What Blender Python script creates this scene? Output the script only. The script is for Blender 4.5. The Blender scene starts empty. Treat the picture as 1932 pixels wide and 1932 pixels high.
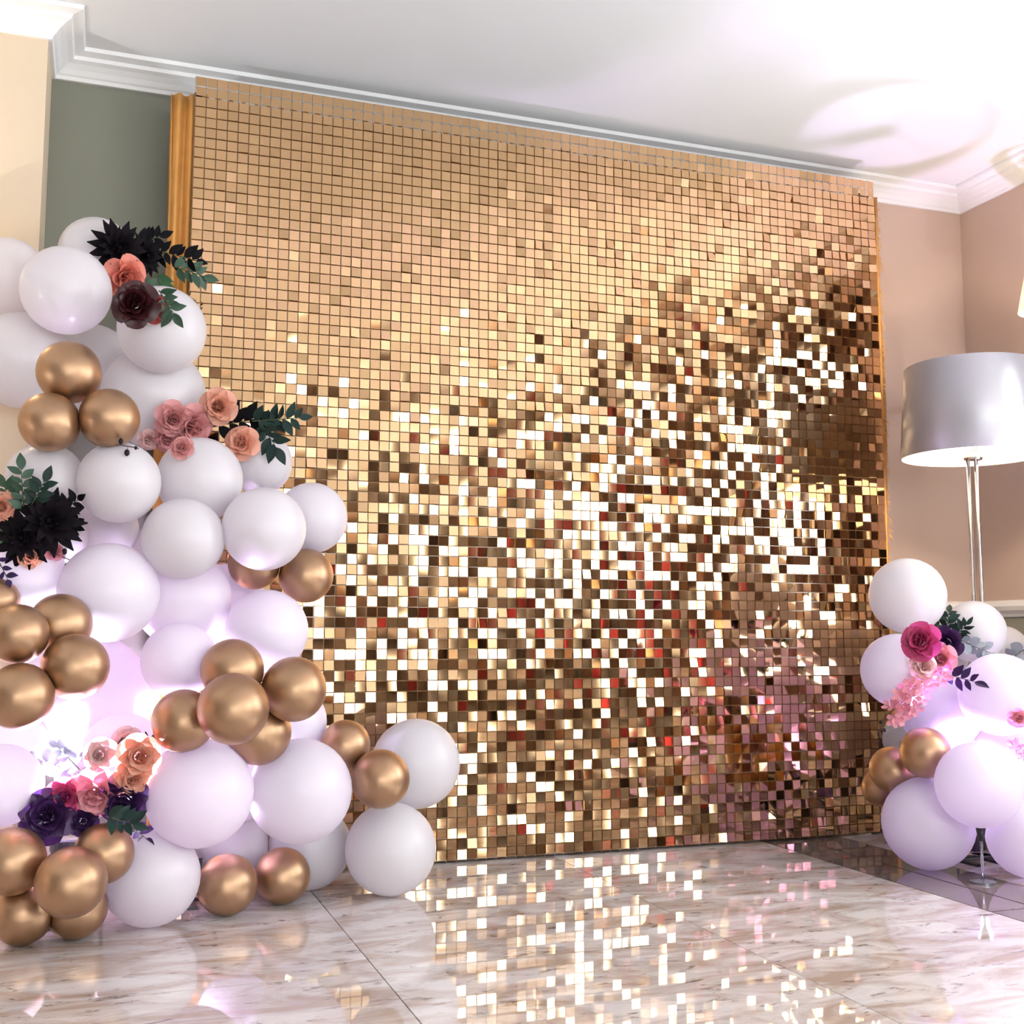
import bpy, bmesh, math, random
from mathutils import Vector, Matrix, Euler

random.seed(7)
scene = bpy.context.scene
COL = scene.collection
PI = math.pi

# ------------------------------------------------------------------ camera
H = 0.66                       # camera height above the floor (m)
YAW, PITCH = math.radians(19.503), math.radians(6.236)
fwd = Vector((math.sin(YAW) * math.cos(PITCH), math.cos(YAW) * math.cos(PITCH), math.sin(PITCH)))
rgt = Vector((math.cos(YAW), -math.sin(YAW), 0.0))
upv = rgt.cross(fwd)
cam_data = bpy.data.cameras.new('camera')
cam_data.sensor_width = 36.0
cam_data.lens = 2178.0 / 1932.0 * 36.0
cam_data.clip_start = 0.05
cam = bpy.data.objects.new('camera', cam_data)
COL.objects.link(cam)
cam.matrix_world = Matrix(((rgt.x, upv.x, -fwd.x, 0.0), (rgt.y, upv.y, -fwd.y, 0.0),
                           (rgt.z, upv.z, -fwd.z, H), (0, 0, 0, 1)))
scene.camera = cam

# ------------------------------------------------------------------ world, exposure
world = bpy.data.worlds.new('world')
scene.world = world
world.use_nodes = True
world.node_tree.nodes['Background'].inputs[0].default_value = (0.75, 0.82, 0.9, 1)
world.node_tree.nodes['Background'].inputs[1].default_value = 0.3
vs = scene.view_settings
vs.view_transform = 'Standard'
vs.look = 'None'
vs.gamma = 1.0
vs.use_curve_mapping = False
vs.exposure = 0.76
scene.cycles.caustics_reflective = False
scene.cycles.caustics_refractive = False
scene.cycles.sample_clamp_indirect = 6.0

ADDED_WINDOW_RADIANCE = 11.0          # glow of windows added behind the camera to whiten sequin reflections
ADDED_UPLIGHT = 125.0  # power of the unseen uplights added to brighten the ceiling
ADDED_DOWNLIGHT = 6.0            # radiance of the unseen downlights added behind the camera


def lamp(name, kind, loc, energy, color, direction=None, size=0.05, spot=None, blend=0.4):
    d = bpy.data.lights.new(name, kind)
    d.energy = energy
    d.color = color
    if kind == 'AREA':
        d.shape = 'DISK'
        d.size = size
    else:
        d.shadow_soft_size = size
    if kind == 'SPOT':
        d.spot_size = math.radians(spot)
        d.spot_blend = blend
    o = bpy.data.objects.new(name, d)
    COL.objects.link(o)
    o.location = loc
    if direction is not None:
        o.rotation_euler = Vector(direction).to_track_quat('-Z', 'Y').to_euler()
    return o


# ------------------------------------------------------------------ materials
def new_mat(name):
    m = bpy.data.materials.new(name)
    m.use_nodes = True
    nt = m.node_tree
    b = nt.nodes['Principled BSDF']
    return m, nt, b


def plain(name, col, rough=0.5, metal=0.0, spec=0.5, noise=0.0, nscale=8.0, bump=0.0, bscale=60.0, **kw):
    m, nt, b = new_mat(name)
    b.inputs['Base Color'].default_value = (*col, 1)
    b.inputs['Roughness'].default_value = rough
    b.inputs['Metallic'].default_value = metal
    b.inputs['Specular IOR Level'].default_value = spec
    for k, v in kw.items():
        b.inputs[k.replace('_', ' ')].default_value = v
    tc = nt.nodes.new('ShaderNodeTexCoord')
    if noise:
        n = nt.nodes.new('ShaderNodeTexNoise')
        n.inputs['Scale'].default_value = nscale
        n.inputs['Detail'].default_value = 4
        nt.links.new(tc.outputs['Object'], n.inputs['Vector'])
        mx = nt.nodes.new('ShaderNodeMix')
        mx.data_type = 'RGBA'
        mx.inputs[6].default_value = (*[c * (1 - noise) for c in col], 1)
        mx.inputs[7].default_value = (*[min(1, c * (1 + noise)) for c in col], 1)
        nt.links.new(n.outputs['Fac'], mx.inputs[0])
        nt.links.new(mx.outputs[2], b.inputs['Base Color'])
    if bump:
        n2 = nt.nodes.new('ShaderNodeTexNoise')
        n2.inputs['Scale'].default_value = bscale
        nt.links.new(tc.outputs['Object'], n2.inputs['Vector'])
        bp = nt.nodes.new('ShaderNodeBump')
        bp.inputs['Strength'].default_value = bump
        bp.inputs['Distance'].default_value = 0.01
        nt.links.new(n2.outputs['Fac'], bp.inputs['Height'])
        nt.links.new(bp.outputs['Normal'], b.inputs['Normal'])
    return m


def emit(name, col, strength):
    m = bpy.data.materials.new(name)
    m.use_nodes = True
    nt = m.node_tree
    nt.nodes.remove(nt.nodes['Principled BSDF'])
    e = nt.nodes.new('ShaderNodeEmission')
    e.inputs[0].default_value = (*col, 1)
    e.inputs[1].default_value = strength
    nt.links.new(e.outputs[0], nt.nodes['Material Output'].inputs[0])
    return m


def translucent(name, col, tcol, fac, rough=0.4, coat=0.0, noise=0.0, nscale=20.0, spec=0.5):
    """Thin coloured sheet (latex, petal, leaf): a Principled face mixed with light coming through."""
    m, nt, b = new_mat(name)
    b.inputs['Base Color'].default_value = (*col, 1)
    b.inputs['Roughness'].default_value = rough
    b.inputs['Coat Weight'].default_value = coat
    b.inputs['Specular IOR Level'].default_value = spec
    b.inputs['Coat Roughness'].default_value = 0.12
    t = nt.nodes.new('ShaderNodeBsdfTranslucent')
    t.inputs[0].default_value = (*tcol, 1)
    mix = nt.nodes.new('ShaderNodeMixShader')
    mix.inputs[0].default_value = fac
    nt.links.new(b.outputs[0], mix.inputs[1])
    nt.links.new(t.outputs[0], mix.inputs[2])
    nt.links.new(mix.outputs[0], nt.nodes['Material Output'].inputs[0])
    if noise:
        tc = nt.nodes.new('ShaderNodeTexCoord')
        n = nt.nodes.new('ShaderNodeTexNoise')
        n.inputs['Scale'].default_value = nscale
        nt.links.new(tc.outputs['Object'], n.inputs['Vector'])
        oi = nt.nodes.new('ShaderNodeObjectInfo')
        ad = nt.nodes.new('ShaderNodeMath')
        ad.operation = 'MULTIPLY_ADD'
        ad.inputs[1].default_value = 0.5
        nt.links.new(oi.outputs['Random'], ad.inputs[0])
        hm = nt.nodes.new('ShaderNodeMath')
        hm.operation = 'MULTIPLY'
        hm.inputs[1].default_value = 0.5
        nt.links.new(n.outputs['Fac'], hm.inputs[0])
        nt.links.new(hm.outputs[0], ad.inputs[2])
        mx = nt.nodes.new('ShaderNodeMix')
        mx.data_type = 'RGBA'
        mx.inputs[6].default_value = (*[c * (1 - noise) for c in col], 1)
        mx.inputs[7].default_value = (*[min(1, c * (1 + noise)) for c in col], 1)
        nt.links.new(ad.outputs[0], mx.inputs[0])
        nt.links.new(mx.outputs[2], b.inputs['Base Color'])
    return m


def marble(name, light, dark, streak, rough=0.018):
    m, nt, b = new_mat(name)
    N, L = nt.nodes, nt.links
    geo = N.new('ShaderNodeNewGeometry')
    oi = N.new('ShaderNodeObjectInfo')
    off = N.new('ShaderNodeVectorMath')
    off.operation = 'MULTIPLY_ADD'
    off.inputs[1].default_value = (7.0, 3.0, 5.0)
    L.new(oi.outputs['Random'], off.inputs[0])
    L.new(geo.outputs['Position'], off.inputs[2])
    mp = N.new('ShaderNodeMapping')
    mp.inputs['Scale'].default_value = (1.7, 4.2, 1.0)
    mp.inputs['Rotation'].default_value = (0, 0, 0.06)
    L.new(off.outputs[0], mp.inputs['Vector'])
    n1 = N.new('ShaderNodeTexNoise')
    n1.inputs['Scale'].default_value = 2.2
    n1.inputs['Detail'].default_value = 7
    n1.inputs['Roughness'].default_value = 0.62
    n1.inputs['Distortion'].default_value = 1.1
    L.new(mp.outputs[0], n1.inputs['Vector'])
    r1 = N.new('ShaderNodeValToRGB')
    r1.color_ramp.elements[0].position = 0.38
    r1.color_ramp.elements[0].color = (*dark, 1)
    r1.color_ramp.elements[1].position = 0.60
    r1.color_ramp.elements[1].color = (*light, 1)
    L.new(n1.outputs['Fac'], r1.inputs[0])
    n2 = N.new('ShaderNodeTexNoise')
    n2.inputs['Scale'].default_value = 8.0
    n2.inputs['Detail'].default_value = 6
    n2.inputs['Roughness'].default_value = 0.7
    n2.inputs['Distortion'].default_value = 0.6
    L.new(mp.outputs[0], n2.inputs['Vector'])
    r2 = N.new('ShaderNodeValToRGB')
    r2.color_ramp.elements[0].position = 0.58
    r2.color_ramp.elements[0].color = (0, 0, 0, 1)
    r2.color_ramp.elements[1].position = 0.66
    r2.color_ramp.elements[1].color = (0.8, 0.8, 0.8, 1)
    L.new(n2.outputs['Fac'], r2.inputs[0])
    mx = N.new('ShaderNodeMix')
    mx.data_type = 'RGBA'
    L.new(r2.outputs[0], mx.inputs[0])
    L.new(r1.outputs[0], mx.inputs[6])
    mx.inputs[7].default_value = (*streak, 1)
    L.new(mx.outputs[2], b.inputs['Base Color'])
    b.inputs['Roughness'].default_value = rough
    b.inputs['IOR'].default_value = 2.8
    return m


M = {}
M['ceiling'] = plain('ceiling_paint', (0.80, 0.81, 0.82), 0.8, noise=0.015)
M['cornice'] = plain('cornice_plaster', (0.84, 0.85, 0.85), 0.55)
M['sage'] = plain('sage_wall_paint', (0.215, 0.222, 0.175), 0.7, noise=0.03)
M['taupe'] = plain('taupe_wall_paint', (0.55, 0.415, 0.335), 0.65, noise=0.02)
M['cream'] = plain('cream_wall_paint', (0.66, 0.54, 0.39), 0.65, noise=0.02)
M['dado'] = plain('sage_dado_paint', (0.30, 0.29, 0.22), 0.6)
M['rail'] = plain('white_rail_paint', (0.82, 0.80, 0.76), 0.35)
M['panelling'] = plain('dark_wood_panelling', (0.075, 0.036, 0.018), 0.4, noise=0.5, nscale=3)
M['red_drape'] = plain('dark_red_drape', (0.32, 0.015, 0.02), 0.7)
M['brown_drape'] = plain('dark_brown_drape', (0.13, 0.07, 0.04), 0.7)
M['frame_white'] = plain('window_frame_paint', (0.75, 0.74, 0.72), 0.4)
M['pane'] = emit('daylit_pane', (0.93, 0.97, 1.0), ADDED_WINDOW_RADIANCE)
M['grout'] = plain('floor_bed', (0.16, 0.12, 0.10), 0.6)
M['marble'] = marble('cream_marble', (0.76, 0.71, 0.68), (0.46, 0.35, 0.28), (0.14, 0.08, 0.055))
M['marble_dark'] = marble('brown_marble', (0.26, 0.21, 0.19), (0.15, 0.115, 0.10), (0.05, 0.03, 0.025))
M['gold_mirror'] = plain('gold_mirror_sequin', (0.72, 0.465, 0.245), 0.045, 1.0)
M['grid'] = plain('amber_clear_plastic', (0.42, 0.25, 0.12), 0.12, 0.0, 0.8)
M['gold_satin'] = plain('gold_satin', (0.62, 0.30, 0.075), 0.42, 0.25, 0.5, noise=0.3, nscale=14)
M['white_latex'] = translucent('white_latex', (0.84, 0.825, 0.83), (0.88, 0.83, 0.88), 0.42, 0.33, 0.15)
M['gold_latex'] = plain('gold_chrome_latex', (0.41, 0.255, 0.15), 0.40, 0.92, 0.5)
M['knot_gold'] = plain('gold_latex_knot', (0.25, 0.14, 0.06), 0.4, 0.6)
M['chrome'] = plain('polished_chrome', (0.55, 0.53, 0.51), 0.10, 1.0)
M['shade_out'] = plain('silver_satin_shade', (0.40, 0.385, 0.41), 0.36, 0.4, 0.5)
M['shade_in'] = plain('white_shade_lining', (0.9, 0.88, 0.82), 0.7)
M['bulb'] = emit('warm_bulb', (1.0, 0.82, 0.58), 30.0)
M['black_plastic'] = plain('black_fixture_plastic', (0.015, 0.013, 0.02), 0.35)
M['led_lens'] = emit('lilac_led_lens', (0.80, 0.62, 1.0), 14.0)
M['acrylic'] = plain('clear_acrylic', (0.9, 0.9, 0.95), 0.05, Transmission_Weight=0.85, IOR=1.45)
M['stem'] = plain('green_stem', (0.05, 0.07, 0.03), 0.6)
M['stem_brown'] = plain('brown_twig', (0.06, 0.03, 0.02), 0.6)
M['berry'] = plain('dark_berry', (0.012, 0.008, 0.016), 0.3, 0.0, 0.2)
M['green'] = translucent('green_leaf', (0.035, 0.085, 0.05), (0.05, 0.12, 0.05), 0.15, 0.45, noise=0.5)
M['brightgreen'] = translucent('bright_green_leaf', (0.06, 0.16, 0.075), (0.08, 0.2, 0.07), 0.2, 0.45, noise=0.5)
M['darkgreen'] = translucent('dark_green_leaf', (0.016, 0.034, 0.028), (0.02, 0.04, 0.03), 0.1, 0.4, noise=0.5, spec=0.12)
M['black'] = translucent('near_black_leaf', (0.004, 0.0035, 0.005), (0.01, 0.006, 0.01), 0.05, 0.65, noise=0.4, spec=0.12)
M['violet'] = translucent('dark_violet_leaf', (0.035, 0.02, 0.07), (0.05, 0.02, 0.09), 0.1, 0.4, noise=0.5, spec=0.12)
M['grey'] = translucent('grey_eucalyptus_leaf', (0.27, 0.30, 0.34), (0.25, 0.28, 0.33), 0.15, 0.5, noise=0.35)
M['petal_coral'] = translucent('coral_petal', (0.78, 0.26, 0.19), (0.8, 0.25, 0.16), 0.25, 0.55, noise=0.3)
M['petal_peach'] = translucent('peach_petal', (0.80, 0.40, 0.29), (0.8, 0.35, 0.2), 0.25, 0.55, noise=0.3)
M['petal_burgundy'] = translucent('burgundy_petal', (0.05, 0.010, 0.012), (0.08, 0.01, 0.01), 0.12, 0.38, noise=0.6)
M['petal_red'] = translucent('red_petal', (0.30, 0.035, 0.03), (0.4, 0.03, 0.02), 0.2, 0.5, noise=0.4)
M['petal_dusty'] = translucent('dusty_pink_petal', (0.66, 0.30, 0.29), (0.7, 0.3, 0.28), 0.25, 0.6, noise=0.3)
M['petal_pale'] = translucent('pale_pink_petal', (0.82, 0.56, 0.54), (0.8, 0.5, 0.5), 0.25, 0.6, noise=0.2)
M['petal_pink'] = translucent('pink_petal', (0.78, 0.34, 0.38), (0.8, 0.3, 0.4), 0.25, 0.55, noise=0.3)
M['petal_magenta'] = translucent('magenta_petal', (0.50, 0.06, 0.16), (0.6, 0.06, 0.25), 0.2, 0.5, noise=0.45)
M['petal_violet'] = translucent('dark_violet_petal', (0.045, 0.015, 0.075), (0.07, 0.02, 0.12), 0.12, 0.38, noise=0.5)
M['petal_black'] = translucent('black_burgundy_petal', (0.005, 0.003, 0.005), (0.012, 0.005, 0.01), 0.05, 0.75, noise=0.4, spec=0.12)


# ------------------------------------------------------------------ helpers
def link(name, me, mat, parent=None, smooth=False):
    if mat is not None and not me.materials:
        me.materials.append(mat)
    if smooth:
        for p in me.polygons:
            p.use_smooth = True
    o = bpy.data.objects.new(name, me)
    COL.objects.link(o)
    if parent is not None:
        o.parent = parent
    return o


def bm_obj(name, bm, mat, parent=None, smooth=False):
    me = bpy.data.meshes.new(name)
    bm.normal_update()
    bm.to_mesh(me)
    bm.free()
    return link(name, me, mat, parent, smooth)


def pydata(name, vs_, fs_, mat, parent=None, smooth=False):
    me = bpy.data.meshes.new(name)
    me.from_pydata(vs_, [], fs_)
    me.update()
    return link(name, me, mat, parent, smooth)


def copy_of(o, parent=None):
    c = o.copy()
    COL.objects.link(c)
    c.parent = parent
    return c


def tag(o, label, cat, group=None):
    o['label'] = label
    o['category'] = cat
    if group:
        o['group'] = group
    return o


def structure(o):
    o['kind'] = 'structure'
    return o


def empty(name, loc):
    o = bpy.data.objects.new(name, None)
    COL.objects.link(o)
    o.empty_display_size = 0.05
    o.location = loc
    return o


def add_box(bm, x0, x1, y0, y1, z0, z1):
    v = [bm.verts.new(p) for p in ((x0, y0, z0), (x1, y0, z0), (x1, y1, z0), (x0, y1, z0),
                                   (x0, y0, z1), (x1, y0, z1), (x1, y1, z1), (x0, y1, z1))]
    for f in ((0, 3, 2, 1), (4, 5, 6, 7), (0, 1, 5, 4), (1, 2, 6, 5), (2, 3, 7, 6), (3, 0, 4, 7)):
        bm.faces.new([v[i] for i in f])


def box(name, x0, x1, y0, y1, z0, z1, mat, parent=None, bevel=0.0):
    bm = bmesh.new()
    add_box(bm, x0, x1, y0, y1, z0, z1)
    if bevel:
        bmesh.ops.bevel(bm, geom=bm.edges[:], offset=bevel, segments=2, affect='EDGES')
    return bm_obj(name, bm, mat, parent)


def add_lathe(bm, prof, n=32, cx=0.0, cy=0.0, cap=True):
    rings = []
    for r, z in prof:
        rings.append([bm.verts.new((cx + r * math.cos(2 * PI * i / n), cy + r * math.sin(2 * PI * i / n), z)) for i in range(n)])
    for a, b in zip(rings, rings[1:]):
        for i in range(n):
            bm.faces.new((a[i], a[(i + 1) % n], b[(i + 1) % n], b[i]))
    if cap:
        bm.faces.new(list(reversed(rings[0])))
        bm.faces.new(rings[-1])


def add_tube(bm, pts, rad, n=6):
    pts = [Vector(p) for p in pts]
    rads = rad if isinstance(rad, (list, tuple)) else [rad] * len(pts)
    rings = []
    for i, p in enumerate(pts):
        t = (pts[min(i + 1, len(pts) - 1)] - pts[max(i - 1, 0)]).normalized()
        a = t.orthogonal().normalized()
        b = t.cross(a)
        rings.append([bm.verts.new(p + (a * math.cos(2 * PI * k / n) + b * math.sin(2 * PI * k / n)) * rads[i]) for k in range(n)])
    for r0, r1 in zip(rings, rings[1:]):
        for k in range(n):
            bm.faces.new((r0[k], r0[(k + 1) % n], r1[(k + 1) % n], r1[k]))
    bm.faces.new(list(reversed(rings[0])))
    bm.faces.new(rings[-1])


def sweep(name, path, prof, mat):
    """Moulding: a profile (inward offset, z) swept along a plan polyline with mitred corners; the room lies to the right of the path."""
    n = len(path)
    P = [Vector((p[0], p[1])) for p in path]
    offs = []
    for i in range(n):
        ns = []
        if i > 0:
            d = (P[i] - P[i - 1]).normalized()
            ns.append(Vector((d.y, -d.x)))
        if i < n - 1:
            d = (P[i + 1] - P[i]).normalized()
            ns.append(Vector((d.y, -d.x)))
        if len(ns) == 2:
            m = (ns[0] + ns[1])
            m = m / (1 + ns[0].dot(ns[1]))
        else:
            m = ns[0]
        offs.append(m)
    vs_, fs_ = [], []
    k = len(prof)
    for i in range(n):
        for d, z in prof:
            q = P[i] + offs[i] * d
            vs_.append((q.x, q.y, z))
    for i in range(n - 1):
        for j in range(k):
            a, b = i * k + j, i * k + (j + 1) % k
            fs_.append((a, b, b + k, a + k))
    fs_.append(tuple(range(k)))
    fs_.append(tuple(reversed(range((n - 1) * k, n * k))))
    o = pydata(name, vs_, fs_, mat)
    bm = bmesh.new()
    bm.from_mesh(o.data)
    bmesh.ops.recalc_face_normals(bm, faces=bm.faces)
    bm.to_mesh(o.data)
    bm.free()
    return o


# ------------------------------------------------------------------ large structure: the room
XL, XR = -3.2, 3.128            # left and right walls
YF, YB = -6.5, 3.551            # wall behind the camera, wall behind the backdrop
ZC = 2.389                      # ceiling
PX, PY = -0.198, 3.313          # right edge and front of the projecting pier on the left

structure(box('ceiling', XL, XR, YF, YB, ZC, ZC + 0.1, M['ceiling']))
structure(box('wall_back', PX, 1.60, YB, YB + 0.12, 0.0, ZC, M['sage']))  # left stretch, greener than the taupe one beside it
wbr = structure(box('wall_back', 1.60, XR, YB, YB + 0.12, 0.0, ZC, M['taupe']))
wbr['label'] = 'taupe stretch of the wall behind the backdrop'
structure(box('wall_pier', XL, PX, PY, YB + 0.12, 0.0, ZC, M['cream']))
structure(box('wall_right', XR, XR + 0.12, YF, YB + 0.12, 0.0, ZC, M['taupe']))
structure(box('wall_left', XL - 0.12, XL, YF, YB + 0.12, 0.0, ZC, M['taupe']))
structure(box('wall_rear', XL, XR, YF - 0.12, YF, 0.0, ZC, M['taupe']))

cprof = [(0.0, ZC - 0.072), (0.010, ZC - 0.072), (0.014, ZC - 0.062), (0.020, ZC - 0.058), (0.030, ZC - 0.046),
         (0.046, ZC - 0.034), (0.060, ZC - 0.028), (0.064, ZC - 0.018), (0.072, ZC - 0.016), (0.090, ZC - 0.012),
         (0.094, ZC - 0.001), (0.0, ZC - 0.001)]
structure(sweep('trim_1', [(XL, PY), (PX, PY), (PX, YB), (XR, YB), (XR, YF)], cprof, M['cornice']))
rprof = [(0.0, 0.735), (0.012, 0.737), (0.016, 0.748), (0.026, 0.760), (0.030, 0.775), (0.022, 0.790), (0.012, 0.796), (0.0, 0.798)]
structure(sweep('trim_2', [(2.66, YB), (XR, YB), (XR, 2.62)], rprof, M['rail']))
structure(box('wall_dado_right', XR - 0.006, XR, 2.62, YB, 0.0, 0.735, M['dado']))
structure(box('wall_dado_back', 2.66, XR - 0.006, YB - 0.006, YB, 0.0, 0.735, M['dado']))
bprof = [(0.0, 0.0), (0.018, 0.0), (0.018, 0.09), (0.010, 0.105), (0.0, 0.108)]
structure(sweep('baseboard_back', [(XL, PY), (PX, PY), (PX, YB), (XR - 0.006, YB)], bprof, M['rail']))


def added_window(idx, side, a, width, z0=0.5, z1=2.12):
    """A daylit casement with a dark red drape on each side; side 'r' = right wall, 'f' = wall behind the camera, 'l' = left wall."""
    def pt(u, d, z):           # u along the wall, d out from the wall into the room
        d += 0.032
        if side == 'r':
            return (XR - d, a + u, z)
        if side == 'l':
            return (XL + d, a + u, z)
        return (a + u, YF + d, z)

    def slab(bm, u0, u1, d0, d1, z0_, z1_):
        p, q = pt(u0, d0, z0_), pt(u1, d1, z1_)
        add_box(bm, min(p[0], q[0]), max(p[0], q[0]), min(p[1], q[1]), max(p[1], q[1]), z0_, z1_)
    w = width / 2
    bm = bmesh.new()
    for u in (-w, w - 0.06):
        slab(bm, u, u + 0.06, 0.0, 0.05, z0, z1)
    slab(bm, -w + 0.06, w - 0.06, 0.0, 0.05, z0, z0 + 0.06)
    slab(bm, -w + 0.06, w - 0.06, 0.0, 0.05, z1 - 0.06, z1)
    slab(bm, -0.02, 0.02, 0.0, 0.045, z0 + 0.06, z1 - 0.06)
    fr = structure(bm_obj('window_%d' % idx, bm, M['frame_white']))
    for u0, u1 in ((-w + 0.06, -0.02), (0.02, w - 0.06)):
        bm = bmesh.new()
        slab(bm, u0, u1, 0.002, 0.02, z0 + 0.06, z1 - 0.06)
        bm_obj('pane', bm, M['pane'], fr)
    for s in (-1, 1):
        vs_, fs_ = [], []
        nn = 18
        for i in range(nn + 1):
            u = s * (w + 0.02 + 0.26 * i / nn)
            d = 0.07 + 0.03 * math.sin(i * 1.9)
            vs_ += [pt(u, d, 0.05), pt(u, d, 2.2)]
        for i in range(nn):
            fs_.append((2 * i, 2 * i + 2, 2 * i + 3, 2 * i + 1))
        pydata('drape', vs_, fs_, M['red_drape'] if (idx, s) in ((2, 1), (3, -1)) else M['brown_drape'], fr, True)  # drapes added for red and brown in the sequin reflections


ADDED_WINDOWS = [('r', 1.98, 0.62), ('r', 0.35, 0.7), ('r', -1.0, 0.6), ('r', -2.6, 0.8), ('r', -4.5, 1.0), ('f', 1.9, 1.1), ('f', 0.0, 1.1), ('f', -1.9, 1.1)]  # added out of view, placed for white sequin reflections
for i, (sd, a, wd) in enumerate(ADDED_WINDOWS):
    added_window(i + 1, sd, a, wd)
structure(box('wall_panelling_rear', XL, XR, YF, YF + 0.03, 0.0, 2.2, M['panelling']))  # dark panelling added out of view to darken what the sequins reflect
structure(box('wall_panelling_right', XR - 0.03, XR - 0.006, YF + 0.03, 2.62, 0.0, 2.2, M['panelling']))
structure(box('wall_panelling_left', XL, XL + 0.03, YF + 0.03, 1.85, 0.0, 2.2, M['panelling']))

# downlights added in the ceiling out of view, for glints in the sequins
dl_bm = bmesh.new()
add_lathe(dl_bm, [(0.085, -0.012), (0.105, -0.012), (0.105, 0.0), (0.085, 0.0)], 24, cap=False)
dl_ring = None
for i, (x, y) in enumerate([(-1.4, 1.0), (0.4, 0.6), (2.0, 0.4), (-1.4, -1.6), (0.4, -1.6), (2.0, -1.6), (-1.4, -4.0), (0.4, -4.0), (2.0, -4.0)]):
    e = tag(empty('recessed_downlight', (x, y, ZC)), 'round recessed ceiling downlight, %s of the %s row from the backdrop' % (('leftmost', 'middle one', 'rightmost')[i % 3], ('first', 'second', 'third')[i // 3]), 'downlight', 'ceiling downlights')
    if dl_ring is None:
        dl_ring = bm_obj('trim_ring', dl_bm, M['frame_white'], e)
        b2 = bmesh.new()
        add_lathe(b2, [(0.084, -0.006), (0.084, -0.002)], 24)
        dl_lens = bm_obj('diffuser', b2, emit('downlight_diffuser', (1.0, 0.93, 0.82), ADDED_DOWNLIGHT * 2), e)
    else:
        copy_of(dl_ring, e)
        copy_of(dl_lens, e)

# ------------------------------------------------------------------ floor: marble tiles, each its own piece
TS = 0.7788
fl = structure(box('floor', XL, XR, YF, YB, -0.08, -0.012, M['grout']))
xs = [0.5445 + TS * k for k in range(-5, 2)]          # joints across
xs[0] = max(xs[0], XL)
xs.append(2.059)
ys = [2.336 + TS * k for k in range(-12, 2)] + [YB]
ys[0] = YF
tile_cache = {}


def tile(name, x0, x1, y0, y1, mat, gap=0.0012):
    key = (round(x1 - x0, 3), round(y1 - y0, 3), mat.name)
    if key not in tile_cache:
        bm = bmesh.new()
        wx, wy = (x1 - x0) / 2 - gap, (y1 - y0) / 2 - gap
        add_box(bm, -wx, wx, -wy, wy, -0.012, 0.0)
        me = bpy.data.meshes.new(name)
        bm.to_mesh(me)
        bm.free()
        me.materials.append(mat)
        tile_cache[key] = me
    o = bpy.data.objects.new(name, tile_cache[key])
    COL.objects.link(o)
    o.parent = fl
    o.location = ((x0 + x1) / 2, (y0 + y1) / 2, 0)


for i in range(len(xs) - 1):
    for j in range(len(ys) - 1):
        tile('marble_tile', xs[i], xs[i + 1], ys[j], ys[j + 1], M['marble'] if ys[j] > -0.9 else M['marble_dark'])  # rear tiles out of view made dark to deepen the sequin reflections
for j in range(len(ys) - 1):
    tile('border_tile', 2.061, 2.197, ys[j], ys[j + 1], M['marble_dark'], 0.003)
    tile('marble_tile', 2.200, 2.200 + 0.155, ys[j], ys[j + 1], M['marble_dark'])
    tile('marble_tile', 2.358, XR, ys[j], ys[j + 1], M['marble'] if ys[j] > -0.9 else M['marble_dark'])

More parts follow.
